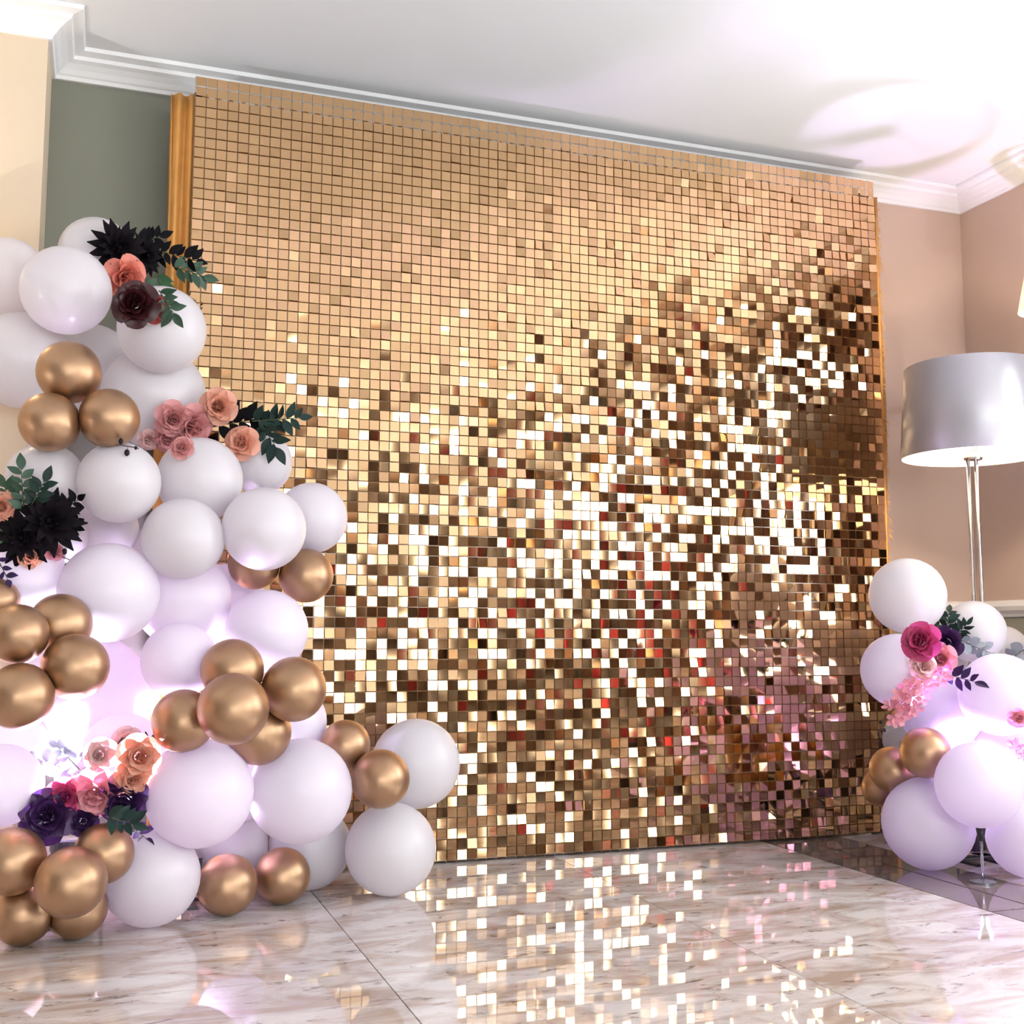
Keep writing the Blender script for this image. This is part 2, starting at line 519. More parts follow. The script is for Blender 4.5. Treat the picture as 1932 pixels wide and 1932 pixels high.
# ------------------------------------------------------------------ tables (metres, floor at z = 0)
BALLOONS = {
    'W1': (-0.048, 3.168, 1.672, 0.0970),
    'W2': (-0.111, 2.970, 1.510, 0.1078),
    'W3': (-0.260, 3.155, 1.585, 0.0994),
    'W4': (0.117, 2.960, 1.429, 0.1087),
    'W5': (0.109, 3.140, 1.294, 0.1350),
    'W6': (-0.216, 3.131, 1.363, 0.1223),
    'W6b': (-0.054, 3.296, 1.385, 0.1282),
    'W7': (-0.136, 2.888, 1.025, 0.0904),
    'W8': (0.027, 2.832, 1.023, 0.0953),
    'W9': (0.217, 2.925, 1.050, 0.1046),
    'W10': (0.383, 3.102, 1.127, 0.0865),
    'W11': (0.176, 2.830, 0.894, 0.0965),
    'W12': (0.363, 2.825, 0.923, 0.1012),
    'W13': (0.516, 3.049, 0.977, 0.0942),
    'W14': (0.014, 2.854, 0.766, 0.1156),
    'W15': (0.190, 3.004, 0.758, 0.1202),
    'W16': (0.390, 2.937, 0.678, 0.1030),
    'W17': (0.179, 2.886, 0.607, 0.0898),
    'W18': (0.229, 2.825, 0.302, 0.1250),
    'W19': (0.473, 2.888, 0.289, 0.1264),
    'W20': (0.824, 3.115, 0.319, 0.1213),
    'W21': (0.727, 2.993, 0.118, 0.1175),
    'W22': (0.130, 2.864, 0.111, 0.1110),
    'W23': (0.540, 3.133, 0.111, 0.1105),
    'W24': (-0.197, 2.851, 0.334, 0.0907),
    'W25': (-0.167, 2.901, 0.787, 0.0968),
    'W26': (0.467, 3.049, 0.444, 0.0973),
    'W27': (0.336, 3.159, 0.109, 0.1062),
    'W28': (-0.032, 3.132, 0.509, 0.1644),
    'W29': (-0.179, 3.002, 0.391, 0.0862),
    'W30': (0.060, 2.955, 0.382, 0.0998),
    'W32': (-0.023, 3.125, 0.935, 0.1068),
    'W33': (-0.128, 3.003, 0.905, 0.0911),
    'W35': (0.119, 3.183, 0.839, 0.1100),
    'W36': (0.312, 3.184, 0.750, 0.1092),
    'W37': (0.357, 3.114, 0.283, 0.0948),
    'G1': (-0.092, 2.825, 1.274, 0.0728),
    'G2': (-0.127, 2.785, 1.147, 0.0676),
    'G3': (0.000, 2.780, 1.163, 0.0686),
    'G4': (0.364, 3.003, 0.850, 0.0668),
    'G5': (0.493, 2.983, 0.820, 0.0700),
    'G6': (-0.221, 2.784, 0.740, 0.0518),
    'G7': (-0.165, 2.657, 0.669, 0.0628),
    'G8': (-0.085, 2.745, 0.690, 0.0680),
    'G9': (-0.049, 2.666, 0.599, 0.0705),
    'G10': (-0.154, 2.622, 0.540, 0.0693),
    'G11': (0.293, 2.790, 0.585, 0.0734),
    'G12': (0.185, 2.772, 0.472, 0.0716),
    'G13': (0.283, 2.653, 0.504, 0.0788),
    'G14': (0.435, 2.772, 0.540, 0.0765),
    'G15': (0.364, 2.840, 0.436, 0.0773),
    'G16': (0.599, 2.970, 0.388, 0.0641),
    'G17': (0.674, 2.891, 0.309, 0.0733),
    'G18': (0.307, 2.916, 0.072, 0.0720),
    'G19': (0.450, 2.992, 0.069, 0.0692),
    'G20': (-0.162, 2.739, 0.187, 0.0712),
    'G21': (0.023, 2.768, 0.187, 0.0657),
    'G22': (-0.040, 2.653, 0.152, 0.0733),
    'G23': (-0.138, 2.790, 0.068, 0.0680),
    'G24': (-0.029, 2.803, 0.067, 0.0670),
    'R1': (2.326, 2.937, 0.789, 0.1152),
    'R2': (2.578, 2.943, 0.680, 0.0965),
    'R3': (2.230, 2.871, 0.565, 0.1083),
    'R4': (2.428, 2.929, 0.449, 0.1276),
    'R5': (2.460, 2.712, 0.498, 0.1178),
    'R6': (2.522, 3.185, 0.330, 0.0959),
    'R7': (2.277, 2.607, 0.262, 0.1156),
    'R8': (2.265, 2.805, 0.131, 0.1307),
    'R9': (2.447, 2.616, 0.113, 0.1130),
    'R10': (2.598, 2.815, 0.326, 0.1128),
    'R11': (2.864, 3.135, 0.617, 0.0843),
    'R12': (2.571, 3.011, 0.318, 0.1020),
    'R13': (2.571, 3.110, 0.612, 0.0987),
    'RG1': (2.234, 2.917, 0.271, 0.0683),
    'RG2': (2.237, 2.772, 0.334, 0.0717),
    'RG3': (2.365, 2.891, 0.260, 0.0687),
    'RG4': (2.279, 3.036, 0.203, 0.0578),
}
FLOWERS = {
    'D1': ('dahlia', (0.005, 3.052, 1.658), 0.0717, (0.26, -0.95, -0.19)),
    'D2': ('dahlia', (0.072, 3.131, 1.671), 0.0594, (0.57, -0.79, -0.21)),
    'coral1': ('rose', (0.025, 3.059, 1.586), 0.0533, (0.42, -0.74, -0.53)),
    'burg1': ('rose', (0.048, 2.805, 1.446), 0.0534, (-0.33, -0.94, 0.02)),
    'red1': ('rose', (0.091, 2.834, 1.447), 0.0344, (-0.13, -0.99, -0.04)),
    'dpink1': ('rose', (0.152, 3.005, 1.213), 0.0439, (0.13, -0.92, -0.37)),
    'dpink2': ('rose', (0.201, 3.029, 1.202), 0.0542, (0.35, -0.83, -0.44)),
    'dpink3': ('rose', (0.143, 3.050, 1.168), 0.0362, (0.11, -0.81, -0.57)),
    'dpink4': ('rose', (0.166, 2.832, 1.112), 0.0274, (-0.28, -0.93, 0.24)),
    'peach1': ('rose', (0.265, 3.018, 1.254), 0.0460, (-0.09, -0.98, -0.19)),
    'peach2': ('rose', (0.325, 3.008, 1.161), 0.0440, (-0.39, -0.91, 0.14)),
    'pale1': ('rose', (0.098, 3.057, 1.165), 0.0279, (-0.06, -0.81, -0.58)),
    'D3': ('dahlia', (-0.120, 2.792, 0.920), 0.0781, (0.04, -1.00, 0.09)),
    'D4': ('dahlia', (-0.171, 2.796, 0.883), 0.0691, (-0.24, -0.97, -0.11)),
    'peach3': ('rose', (-0.221, 2.803, 0.953), 0.0360, (0.08, -0.99, -0.10)),
    'peach4': ('rose', (-0.156, 2.803, 0.842), 0.0254, (0.08, -0.96, 0.25)),
    'pink1': ('rose', (-0.107, 2.841, 0.858), 0.0227, (0.38, -0.83, 0.40)),
    'peach5': ('rose', (0.090, 2.766, 0.395), 0.0485, (0.14, -0.99, 0.07)),
    'peach6': ('rose', (0.079, 2.774, 0.348), 0.0395, (0.09, -0.98, -0.15)),
    'pink2': ('rose', (0.003, 2.793, 0.315), 0.0568, (-0.19, -0.90, -0.38)),
    'pale2': ('rose', (0.009, 2.779, 0.401), 0.0364, (-0.24, -0.96, 0.10)),
    'pale3': ('rose', (0.066, 2.844, 0.424), 0.0334, (0.02, -0.97, 0.24)),
    'mag1': ('rose', (-0.063, 2.800, 0.308), 0.0415, (0.02, -0.99, 0.12)),
    'vio1': ('rose', (-0.096, 2.786, 0.270), 0.0568, (0.03, -0.99, 0.14)),
    'vio2': ('rose', (0.060, 2.788, 0.300), 0.0552, (-0.09, -0.94, -0.33)),
    'vio3': ('rose', (-0.022, 2.798, 0.255), 0.0323, (0.01, -0.99, 0.14)),
    'mag2': ('rose', (2.201, 2.727, 0.651), 0.0540, (-0.78, -0.59, 0.19)),
    'vio4': ('rose', (2.434, 2.897, 0.647), 0.0476, (-0.91, -0.37, -0.18)),
    'pink3': ('rose', (2.287, 2.754, 0.601), 0.0447, (-0.60, -0.79, -0.07)),
    'pale4': ('rose', (2.215, 2.739, 0.579), 0.0374, (-0.34, -0.94, 0.07)),
    'pink4': ('rose', (2.415, 2.599, 0.439), 0.0262, (-0.52, -0.83, -0.22)),
}
SPRIGS = {
    'green1': ('leaf', [(0.102, 2.836, 1.493), (0.111, 2.827, 1.477), (0.119, 2.822, 1.462), (0.128, 2.820, 1.448), (0.137, 2.820, 1.434)], 9, 0.0421, 'green'),
    'green2': ('leaf', [(0.107, 3.158, 1.635), (0.113, 3.146, 1.606), (0.118, 3.134, 1.577), (0.124, 3.121, 1.549), (0.130, 3.109, 1.520)], 10, 0.0471, 'brightgreen'),
    'dark1': ('leaf', [(0.089, 3.140, 1.693), (0.119, 3.141, 1.689), (0.149, 3.141, 1.684), (0.179, 3.141, 1.680), (0.209, 3.141, 1.675)], 12, 0.0424, 'black'),
    'green3': ('leaf', [(0.145, 3.150, 1.656), (0.166, 3.151, 1.651), (0.188, 3.151, 1.646), (0.209, 3.151, 1.641), (0.230, 3.151, 1.636)], 9, 0.0424, 'green'),
    'dark2': ('leaf', [(0.058, 3.138, 1.703), (0.071, 3.135, 1.709), (0.084, 3.133, 1.715), (0.097, 3.131, 1.721), (0.111, 3.128, 1.727)], 8, 0.0377, 'black'),
    'dark3': ('leaf', [(0.250, 3.052, 1.205), (0.279, 3.048, 1.212), (0.307, 3.044, 1.219), (0.336, 3.040, 1.225), (0.364, 3.036, 1.232)], 9, 0.0664, 'black'),
    'green4': ('leaf', [(0.351, 3.016, 1.221), (0.381, 3.012, 1.224), (0.411, 3.008, 1.228), (0.442, 3.003, 1.231), (0.472, 2.997, 1.235)], 12, 0.0440, 'darkgreen'),
    'green5': ('leaf', [(0.367, 3.014, 1.226), (0.379, 3.016, 1.208), (0.389, 2.998, 1.186), (0.400, 2.989, 1.167), (0.411, 2.986, 1.148)], 9, 0.0484, 'darkgreen'),
    'berry1': ('berry', [(0.016, 2.722, 1.095), (0.028, 2.734, 1.095), (0.041, 2.745, 1.095), (0.054, 2.748, 1.094), (0.067, 2.756, 1.093)], 3, 0.0078, 'black'),
    'green6': ('leaf', [(-0.174, 2.804, 0.947), (-0.175, 2.787, 0.969), (-0.177, 2.778, 0.991), (-0.179, 2.774, 1.014), (-0.181, 2.775, 1.037)], 10, 0.0362, 'green'),
    'green7': ('leaf', [(-0.157, 2.788, 0.958), (-0.150, 2.779, 0.971), (-0.144, 2.773, 0.983), (-0.138, 2.770, 0.996), (-0.132, 2.769, 1.010)], 9, 0.0360, 'darkgreen'),
    'green8': ('leaf', [(-0.187, 2.818, 0.945), (-0.194, 2.808, 0.958), (-0.201, 2.804, 0.971), (-0.209, 2.804, 0.985), (-0.217, 2.806, 0.999)], 9, 0.0364, 'green'),
    'green9': ('leaf', [(-0.204, 2.915, 0.935), (-0.212, 2.923, 0.927), (-0.220, 2.933, 0.918), (-0.228, 2.933, 0.908), (-0.235, 2.934, 0.899)], 6, 0.0418, 'brightgreen'),
    'dark4': ('leaf', [(-0.101, 2.813, 0.939), (-0.091, 2.808, 0.948), (-0.080, 2.805, 0.957), (-0.070, 2.806, 0.967), (-0.059, 2.785, 0.974)], 8, 0.0362, 'black'),
    'dark5': ('leaf', [(-0.100, 2.884, 0.905), (-0.090, 2.886, 0.912), (-0.081, 2.890, 0.918), (-0.071, 2.896, 0.926), (-0.062, 2.905, 0.933)], 8, 0.0330, 'black'),
    'vio5': ('leaf', [(-0.225, 2.805, 0.838), (-0.217, 2.792, 0.825), (-0.210, 2.784, 0.812), (-0.203, 2.779, 0.799), (-0.196, 2.761, 0.785)], 6, 0.0281, 'violet'),
    'berry2': ('berry', [(-0.101, 2.831, 0.850), (-0.079, 2.852, 0.842), (-0.056, 2.833, 0.831), (-0.034, 2.815, 0.820), (-0.011, 2.796, 0.809)], 5, 0.0121, 'black'),
    'euc1': ('leaf', [(-0.044, 2.892, 0.351), (-0.064, 2.893, 0.360), (-0.085, 2.913, 0.366), (-0.105, 2.893, 0.377), (-0.124, 2.874, 0.387)], 10, 0.0331, 'grey'),
    'euc2': ('leaf', [(-0.034, 2.805, 0.367), (-0.047, 2.826, 0.379), (-0.060, 2.847, 0.390), (-0.074, 2.867, 0.402), (-0.087, 2.865, 0.415)], 9, 0.0301, 'grey'),
    'euc3': ('leaf', [(-0.059, 2.890, 0.333), (-0.048, 2.891, 0.343), (-0.036, 2.873, 0.354), (-0.024, 2.854, 0.366), (-0.012, 2.836, 0.378)], 8, 0.0373, 'grey'),
    'dark6': ('leaf', [(0.052, 2.876, 0.251), (0.069, 2.874, 0.237), (0.085, 2.852, 0.226), (0.101, 2.830, 0.216), (0.116, 2.807, 0.206)], 9, 0.0372, 'violet'),
    'dark7': ('leaf', [(0.025, 2.670, 0.281), (0.038, 2.655, 0.278), (0.053, 2.657, 0.273), (0.067, 2.656, 0.268), (0.081, 2.655, 0.263)], 8, 0.0384, 'darkgreen'),
    'dark8': ('leaf', [(0.038, 2.828, 0.403), (0.059, 2.828, 0.410), (0.079, 2.830, 0.417), (0.101, 2.838, 0.423), (0.121, 2.818, 0.432)], 8, 0.0283, 'black'),
    'dark9': ('leaf', [(-0.102, 2.877, 0.240), (-0.110, 2.876, 0.234), (-0.117, 2.855, 0.231), (-0.123, 2.834, 0.228), (-0.130, 2.813, 0.225)], 6, 0.0290, 'black'),
    'green10': ('leaf', [(2.459, 2.960, 0.680), (2.462, 2.983, 0.688), (2.441, 2.975, 0.696), (2.420, 2.966, 0.704), (2.398, 2.958, 0.712)], 8, 0.0356, 'darkgreen'),
    'green11': ('leaf', [(2.453, 2.920, 0.679), (2.455, 2.919, 0.695), (2.458, 2.920, 0.710), (2.463, 2.922, 0.726), (2.472, 2.929, 0.742)], 9, 0.0353, 'darkgreen'),
    'green12': ('leaf', [(2.460, 2.896, 0.663), (2.463, 2.885, 0.673), (2.468, 2.876, 0.682), (2.474, 2.869, 0.692), (2.481, 2.862, 0.702)], 8, 0.0352, 'darkgreen'),
    'euc4': ('leaf', [(2.469, 2.880, 0.654), (2.483, 2.864, 0.644), (2.499, 2.852, 0.634), (2.520, 2.843, 0.625), (2.522, 2.815, 0.616)], 9, 0.0324, 'grey'),
    'vio6': ('leaf', [(2.286, 2.753, 0.560), (2.317, 2.753, 0.553), (2.327, 2.728, 0.547), (2.332, 2.698, 0.542), (2.337, 2.668, 0.536)], 8, 0.0408, 'violet'),
    'blo1': ('blossom', [(2.272, 2.741, 0.572), (2.235, 2.745, 0.541), (2.198, 2.747, 0.510), (2.173, 2.765, 0.478), (2.160, 2.798, 0.445)], 9, 0.0304, 'pink'),
    'blo2': ('blossom', [(2.201, 2.725, 0.539), (2.178, 2.737, 0.514), (2.163, 2.760, 0.488), (2.154, 2.790, 0.462), (2.132, 2.805, 0.436)], 7, 0.0274, 'pink'),
    'twig1': ('berry', [(2.140, 2.814, 0.442), (2.134, 2.818, 0.426), (2.128, 2.821, 0.411), (2.122, 2.824, 0.396), (2.116, 2.827, 0.381)], 4, 0.0063, 'brown'),
    'euc5': ('leaf', [(2.863, 3.022, 0.632), (2.841, 3.021, 0.621), (2.816, 3.017, 0.610), (2.791, 3.013, 0.599), (2.766, 3.009, 0.589)], 6, 0.0415, 'grey'),
    'blo3': ('blossom', [(2.515, 2.681, 0.351), (2.510, 2.683, 0.345), (2.505, 2.686, 0.338), (2.501, 2.688, 0.331), (2.497, 2.692, 0.324)], 3, 0.0263, 'pink'),
}

CAM = Vector((0, 0, H))

# ------------------------------------------------------------------ shimmer wall
SX0, SX1, SZ0, SZ1, SY = 0.204, 2.574, 0.008, 2.301, 3.353
NC, NR = 76, 74
pxx, pzz = (SX1 - SX0) / NC, (SZ1 - SZ0) / NR
wall = tag(empty('sequin_backdrop', (SX0, SY, 0.0)), 'tall gold shimmer backdrop covered in square mirror sequins', 'backdrop')


def rel(x, y, z):
    return (x - SX0, y - SY, z)


gb = bmesh.new()
for c in range(NC + 1):
    x = SX0 + c * pxx
    add_box(gb, x - SX0 - 0.0008, x - SX0 + 0.0008, 0.006, 0.009, SZ0 - 0.004, SZ1)
for r in range(NR + 1):
    z = SZ0 + r * pzz
    add_box(gb, 0, SX1 - SX0, 0.0065, 0.0085, z - 0.0008, z + 0.0008)
g = bm_obj('clear_grid', gb, M['grid'], wall)
for x in (SX0 + 0.02, (SX0 + SX1) / 2, SX1 - 0.02):
    box('frame_post', x - SX0 - 0.02, x - SX0 + 0.02, 0.045, 0.085, 0.0, SZ1 - 0.03, M['black_plastic'], wall)
box('frame_bar', 0.04, SX1 - SX0 - 0.04, 0.050, 0.080, SZ1 - 0.09, SZ1 - 0.05, M['black_plastic'], wall)

SQ = 0.0142                     # half size of a sequin
sq_v = [(-SQ, -0.0005, -SQ * 1.95), (SQ, -0.0005, -SQ * 1.95), (SQ, 0.0005, -SQ * 1.95), (-SQ, 0.0005, -SQ * 1.95),
        (-SQ, -0.0005, 0.0), (SQ, -0.0005, 0.0), (SQ, 0.0005, 0.0), (-SQ, 0.0005, 0.0)]
sq_f = [(0, 3, 2, 1), (4, 5, 6, 7), (0, 1, 5, 4), (1, 2, 6, 5), (2, 3, 7, 6), (3, 0, 4, 7)]
rs = random.Random(21)
spheres = [(Vector(v[:3]), v[3]) for v in BALLOONS.values()]


def hidden(p):
    d = (p - CAM)
    L = d.length
    d = d / L
    for c, r in spheres:
        m = c - CAM
        b = m.dot(d)
        if 0 < b < L and (m - d * b).length < r:
            return True
    return False


seqs = []
for r in range(NR):
    for c in range(NC):
        x = SX0 + (c + 0.5) * pxx
        z = SZ0 + (r + 1) * pzz - 0.0015
        # hanging plates: most nearly plumb, many swung out or twisted on their pin
        t = rs.random()
        calm = max(0.0, min(1.0, (z - 1.15) / 0.9)) * max(0.0, min(1.0, 1.2 - (x - SX0) / 2.4))
        if t < 0.45 + 0.2 * calm:
            s1 = 0.05 * (1 - 0.85 * calm)
            tx, tz = rs.gauss(0, s1), rs.gauss(0, s1)
        else:
            k = 1.0 - 0.45 * calm
            low = max(0.0, min(1.0, (1.0 - z) / 0.8))
            tx, tz = rs.gauss(0.03 + 0.035 * low, 0.085) * k, rs.gauss(0, 0.11) * k
        seqs.append((x, z, tx, tz))
near = sorted(((Vector((x, SY, z)) - CAM).length, i) for i, (x, z, tx, tz) in enumerate(seqs)
              if not hidden(Vector((x, SY, z - 0.014))))[:300]
solo = {i for _, i in near}
sv, sf = [], []
sq_me = bpy.data.meshes.new('sequin')
sq_me.from_pydata(sq_v, [], sq_f)
sq_me.materials.append(M['gold_mirror'])
for i, (x, z, tx, tz) in enumerate(seqs):
    e = Euler((-tx, 0.0, tz), 'XYZ')
    if i in solo:
        o = bpy.data.objects.new('sequin', sq_me)
        COL.objects.link(o)
        o.parent = wall
        o.location = rel(x, SY, z)
        o.rotation_euler = e
    else:
        m3 = e.to_matrix()
        b0 = len(sv)
        off = Vector(rel(x, SY, z))
        sv += [tuple(m3 @ Vector(v) + off) for v in sq_v]
        sf += [tuple(b0 + k for k in f) for f in sq_f]
so = pydata('sequins', sv, sf, M['gold_mirror'], wall)
so['kind'] = 'stuff'

# gold drape hanging behind the sequin panels, showing along both edges
cx0, cx1 = SX0 - 0.070, SX1 + 0.028
vs_, fs_ = [], []
NU, NV = 520, 26
for i in range(NU + 1):
    u = i / NU
    x = cx0 + (cx1 - cx0) * u
    for j in range(NV + 1):
        v = j / NV
        z = 0.01 + (SZ1 - 0.05 - 0.01) * v
        yy = SY + 0.028 + 0.010 * math.sin(u * 420 + 1.2 * math.sin(v * 3)) + 0.004 * math.sin(u * 60 + 2 * v)
        edge = 0.012 * math.sin(v * 9.0 + (0 if u < 0.5 else 2)) * (1 if u in (0.0, 1.0) else 0.0)
        vs_.append((x + edge - cx0, yy - SY, z))
for i in range(NU):
    for j in range(NV):
        a = i * (NV + 1) + j
        fs_.append((a, a + NV + 1, a + NV + 2, a + 1))
curt = pydata('gold_drape', vs_, fs_, M['gold_satin'], None, True)
curt.location = (cx0, SY, 0)
tag(curt, 'gold satin drape showing along both edges of the sequin backdrop', 'drape')
sol = curt.modifiers.new('thickness', 'SOLIDIFY')
sol.thickness = 0.002
fv, ff = [], []
rf = random.Random(5)
for k in range(600):
    left = False
    x = (cx0 + 0.004 if left else cx1 - 0.004)
    s = -1 if left else 1
    z = rf.uniform(0.05, SZ1 - 0.06)
    ln = rf.uniform(0.006, 0.02)
    y = SY + rf.uniform(0.015, 0.04)
    dz = -rf.uniform(0.01, 0.035)
    p0, p1, p2 = Vector((x, y, z)), Vector((x + s * ln * 0.7, y - 0.004, z + dz * 0.4)), Vector((x + s * ln, y - 0.006, z + dz))
    b0 = len(fv)
    wd = Vector((0, 0, 0.0012))
    wy = Vector((0, 0.0012, 0))
    fv += [tuple(q - Vector((cx0, SY, 0))) for q in (p0 - wd, p0 + wd, p0 + wy, p1 - wd, p1 + wd, p1 + wy, p2)]
    ff += [(b0, b0 + 3, b0 + 4, b0 + 1), (b0 + 1, b0 + 4, b0 + 5, b0 + 2), (b0 + 2, b0 + 5, b0 + 3, b0), (b0 + 3, b0 + 6, b0 + 4), (b0 + 4, b0 + 6, b0 + 5), (b0 + 5, b0 + 6, b0 + 3)]
fr_ = pydata('fringe', fv, ff, M['gold_satin'], curt)
fr_['kind'] = 'stuff'

# ------------------------------------------------------------------ balloons
def balloon_mesh(name, mat, planes=()):
    bm = bmesh.new()
    NS, NT = 36, 22
    prof = []
    for k in range(NT + 1):
        th = PI * k / NT
        r = math.sin(th)
        z = -math.cos(th)
        # slightly fuller crown, tapering towards the neck at -Z
        r *= 1.0 - 0.05 * max(0.0, -z) ** 2
        z = z if z > 0 else z * 1.03
        prof.append((max(r, 0.0), z))
    rings = []
    for r, z in prof[1:-1]:
        rings.append([bm.verts.new((r * math.cos(2 * PI * i / NS), r * math.sin(2 * PI * i / NS), z)) for i in range(NS)])
    bot, top = bm.verts.new((0, 0, -1.04)), bm.verts.new((0, 0, 1.014))
    for a, b in zip(rings, rings[1:]):
        for i in range(NS):
            bm.faces.new((a[i], a[(i + 1) % NS], b[(i + 1) % NS], b[i]))
    for i in range(NS):
        bm.faces.new((bot, rings[0][(i + 1) % NS], rings[0][i]))
        bm.faces.new((top, rings[-1][i], rings[-1][(i + 1) % NS]))
    for v in bm.verts:          # flattened where it presses against a neighbour, the floor or the backdrop
        for n, hh in planes:
            s = v.co.dot(n)
            if s > hh:
                v.co *= hh / s
    me = bpy.data.meshes.new(name)
    bm.normal_update()
    bm.to_mesh(me)
    bm.free()
    me.materials.append(mat)
    for p in me.polygons:
        p.use_smooth = True
    return me


def knot_mesh(name, mat):
    bm = bmesh.new()
    add_lathe(bm, [(0.10, -0.98), (0.055, -1.07), (0.05, -1.10), (0.085, -1.13), (0.085, -1.16), (0.045, -1.18), (0.05, -1.22), (0.10, -1.27), (0.105, -1.28)], 14)
    me = bpy.data.meshes.new(name)
    bm.normal_update()
    bm.to_mesh(me)
    bm.free()
    me.materials.append(mat)
    for p in me.polygons:
        p.use_smooth = True
    return me


KME = {'W': knot_mesh('knot', M['white_latex']), 'G': knot_mesh('knot', M['knot_gold'])}
LABELS = {
    'W1': 'topmost white balloon of the tall garland, against the sage wall',
    'W2': 'large white balloon directly left of the coral rose at the garland top',
    'W3': 'white balloon at the left picture edge, in front of the lit cream pier',
    'W4': 'white balloon below and right of the topmost dark flowers, overlapping the sequins',
    'W5': 'big white balloon above the dusty pink roses on the tall garland',
    'W6': 'white balloon at the left edge beside the uppermost gold trio',
    'W6b': 'white balloon half hidden behind the uppermost gold trio',
    'W7': 'white balloon under the lower left gold balloon of the uppermost trio',
    'W8': 'white balloon under the right gold balloon of the uppermost trio',
    'W9': 'white balloon directly below the dusty pink roses',
    'W10': 'smaller white balloon under the dark green leaves right of the peach rose',
    'W11': 'round white balloon low in the middle of the garland, left of the front one',
    'W12': 'front white balloon hanging over a pair of gold balloons',
    'W13': 'white balloon jutting furthest right at mid height, against white sequins',
    'W14': 'lilac-lit white balloon right of the berry twig, above the glow',
    'W15': 'lilac-lit white balloon set back below the round mid-garland one',
    'W16': 'white balloon just under the pair of brown-gold balloons at mid height',
    'W17': 'pale lilac white balloon left of the five gold balloon cluster top',
    'W18': 'large pink-lit white balloon right of the lowest rose bunch',
    'W19': 'large white balloon below the gold cluster, left of the gold pair',
    'W20': 'white balloon furthest right of the tall garland, behind a gold pair',
    'W21': 'white balloon on the floor at the right foot of the tall garland',
    'W22': 'white balloon on the floor left of the two separate gold balloons',
    'W23': 'pink-lit white balloon on the floor behind the right of two gold balloons',
    'W24': 'white balloon cut by the left edge, above the lowest gold cluster',
    'W25': 'lilac white balloon at the left edge below the black dahlias',
    'W26': 'white balloon peeking out behind the right side of the five gold cluster',
    'W27': 'white balloon set far back between the two separate gold floor balloons',
    'W28': 'overexposed white balloon in front of the left uplight glow',
    'W29': 'white balloon behind the lowest gold of the left edge cluster',
    'W30': 'glowing white balloon behind the peach roses of the lowest bunch',
    'W32': 'lilac white balloon set back right of the black dahlias',
    'W33': 'white balloon behind the black dahlias',
    'W35': 'lilac white balloon furthest back above the glow, mostly hidden',
    'W36': 'lilac white balloon set back left of the brown-gold pair',
    'W37': 'white balloon wedged far back between the two large pink-lit ones',
    'G1': 'upper gold balloon of the uppermost gold trio',
    'G2': 'lower left gold balloon of the uppermost gold trio',
    'G3': 'lower right gold balloon of the uppermost gold trio',
    'G4': 'left balloon of the brown-gold pair tucked under the front white one',
    'G5': 'right balloon of the brown-gold pair tucked under the front white one',
    'G6': 'gold balloon sliver at the left edge, topmost of the left edge cluster',
    'G7': 'gold balloon cut by the left edge, between the sliver and lowest one',
    'G8': 'gold balloon at the upper right of the left edge cluster',
    'G9': 'gold balloon at the right end of the left edge cluster, beside the glow',
    'G10': 'lowest gold balloon of the left edge cluster above the glow',
    'G11': 'top gold balloon of the five-balloon cluster',
    'G12': 'left gold balloon of the five-balloon cluster',
    'G13': 'front centre gold balloon of the five-balloon cluster',
    'G14': 'right gold balloon of the five-balloon cluster, against the sequins',
    'G15': 'bottom gold balloon of the five-balloon cluster',
    'G16': 'upper left balloon of the gold pair in front of the rightmost white one',
    'G17': 'lower right balloon of the gold pair in front of the rightmost white one',
    'G18': 'left one of two separate gold balloons standing on the marble',
    'G19': 'right one of two separate gold balloons standing on the marble',
    'G20': 'gold balloon cut by the left edge in the bottom left cluster',
    'G21': 'gold balloon at the upper right of the bottom left cluster, under violet leaves',
    'G22': 'large front gold balloon of the bottom left cluster',
    'G23': 'gold balloon on the floor in the bottom left corner of the cluster',
    'G24': 'gold balloon on the floor under the large front one of the bottom left cluster',
    'R1': 'topmost white balloon of the small right garland, beside the sequins',
    'R2': 'white balloon below the lamp pole, right of the magenta rose leaves',
    'R3': 'lilac white balloon left of and below the magenta rose',
    'R4': 'bright white balloon behind the pink blossom sprays',
    'R5': 'overexposed white balloon right of the pink blossoms at the right edge',
    'R6': 'pink-tinted white balloon above the gold ones of the right garland',
    'R7': 'front white balloon on a clear rod in the right garland',
    'R8': 'large lilac white balloon on the floor below the right garland golds',
    'R9': 'white balloon on the floor cut by the right edge',
    'R10': 'glowing white balloon behind the upper right of the rod balloon',
    'R11': 'small white balloon at the right edge under the chair rail',
    'R12': 'glowing white balloon behind the upper left of the rod balloon',
    'R13': 'white balloon hidden behind the magenta and violet roses',
    'RG1': 'left gold balloon of the right garland, with a pink rim',
    'RG2': 'upper gold balloon of the right garland, fading into the glow',
    'RG3': 'gold balloon between the rod balloon and the left gold one',
    'RG4': 'dark gold balloon lowest and furthest back in the right garland',
}
rb = random.Random(11)
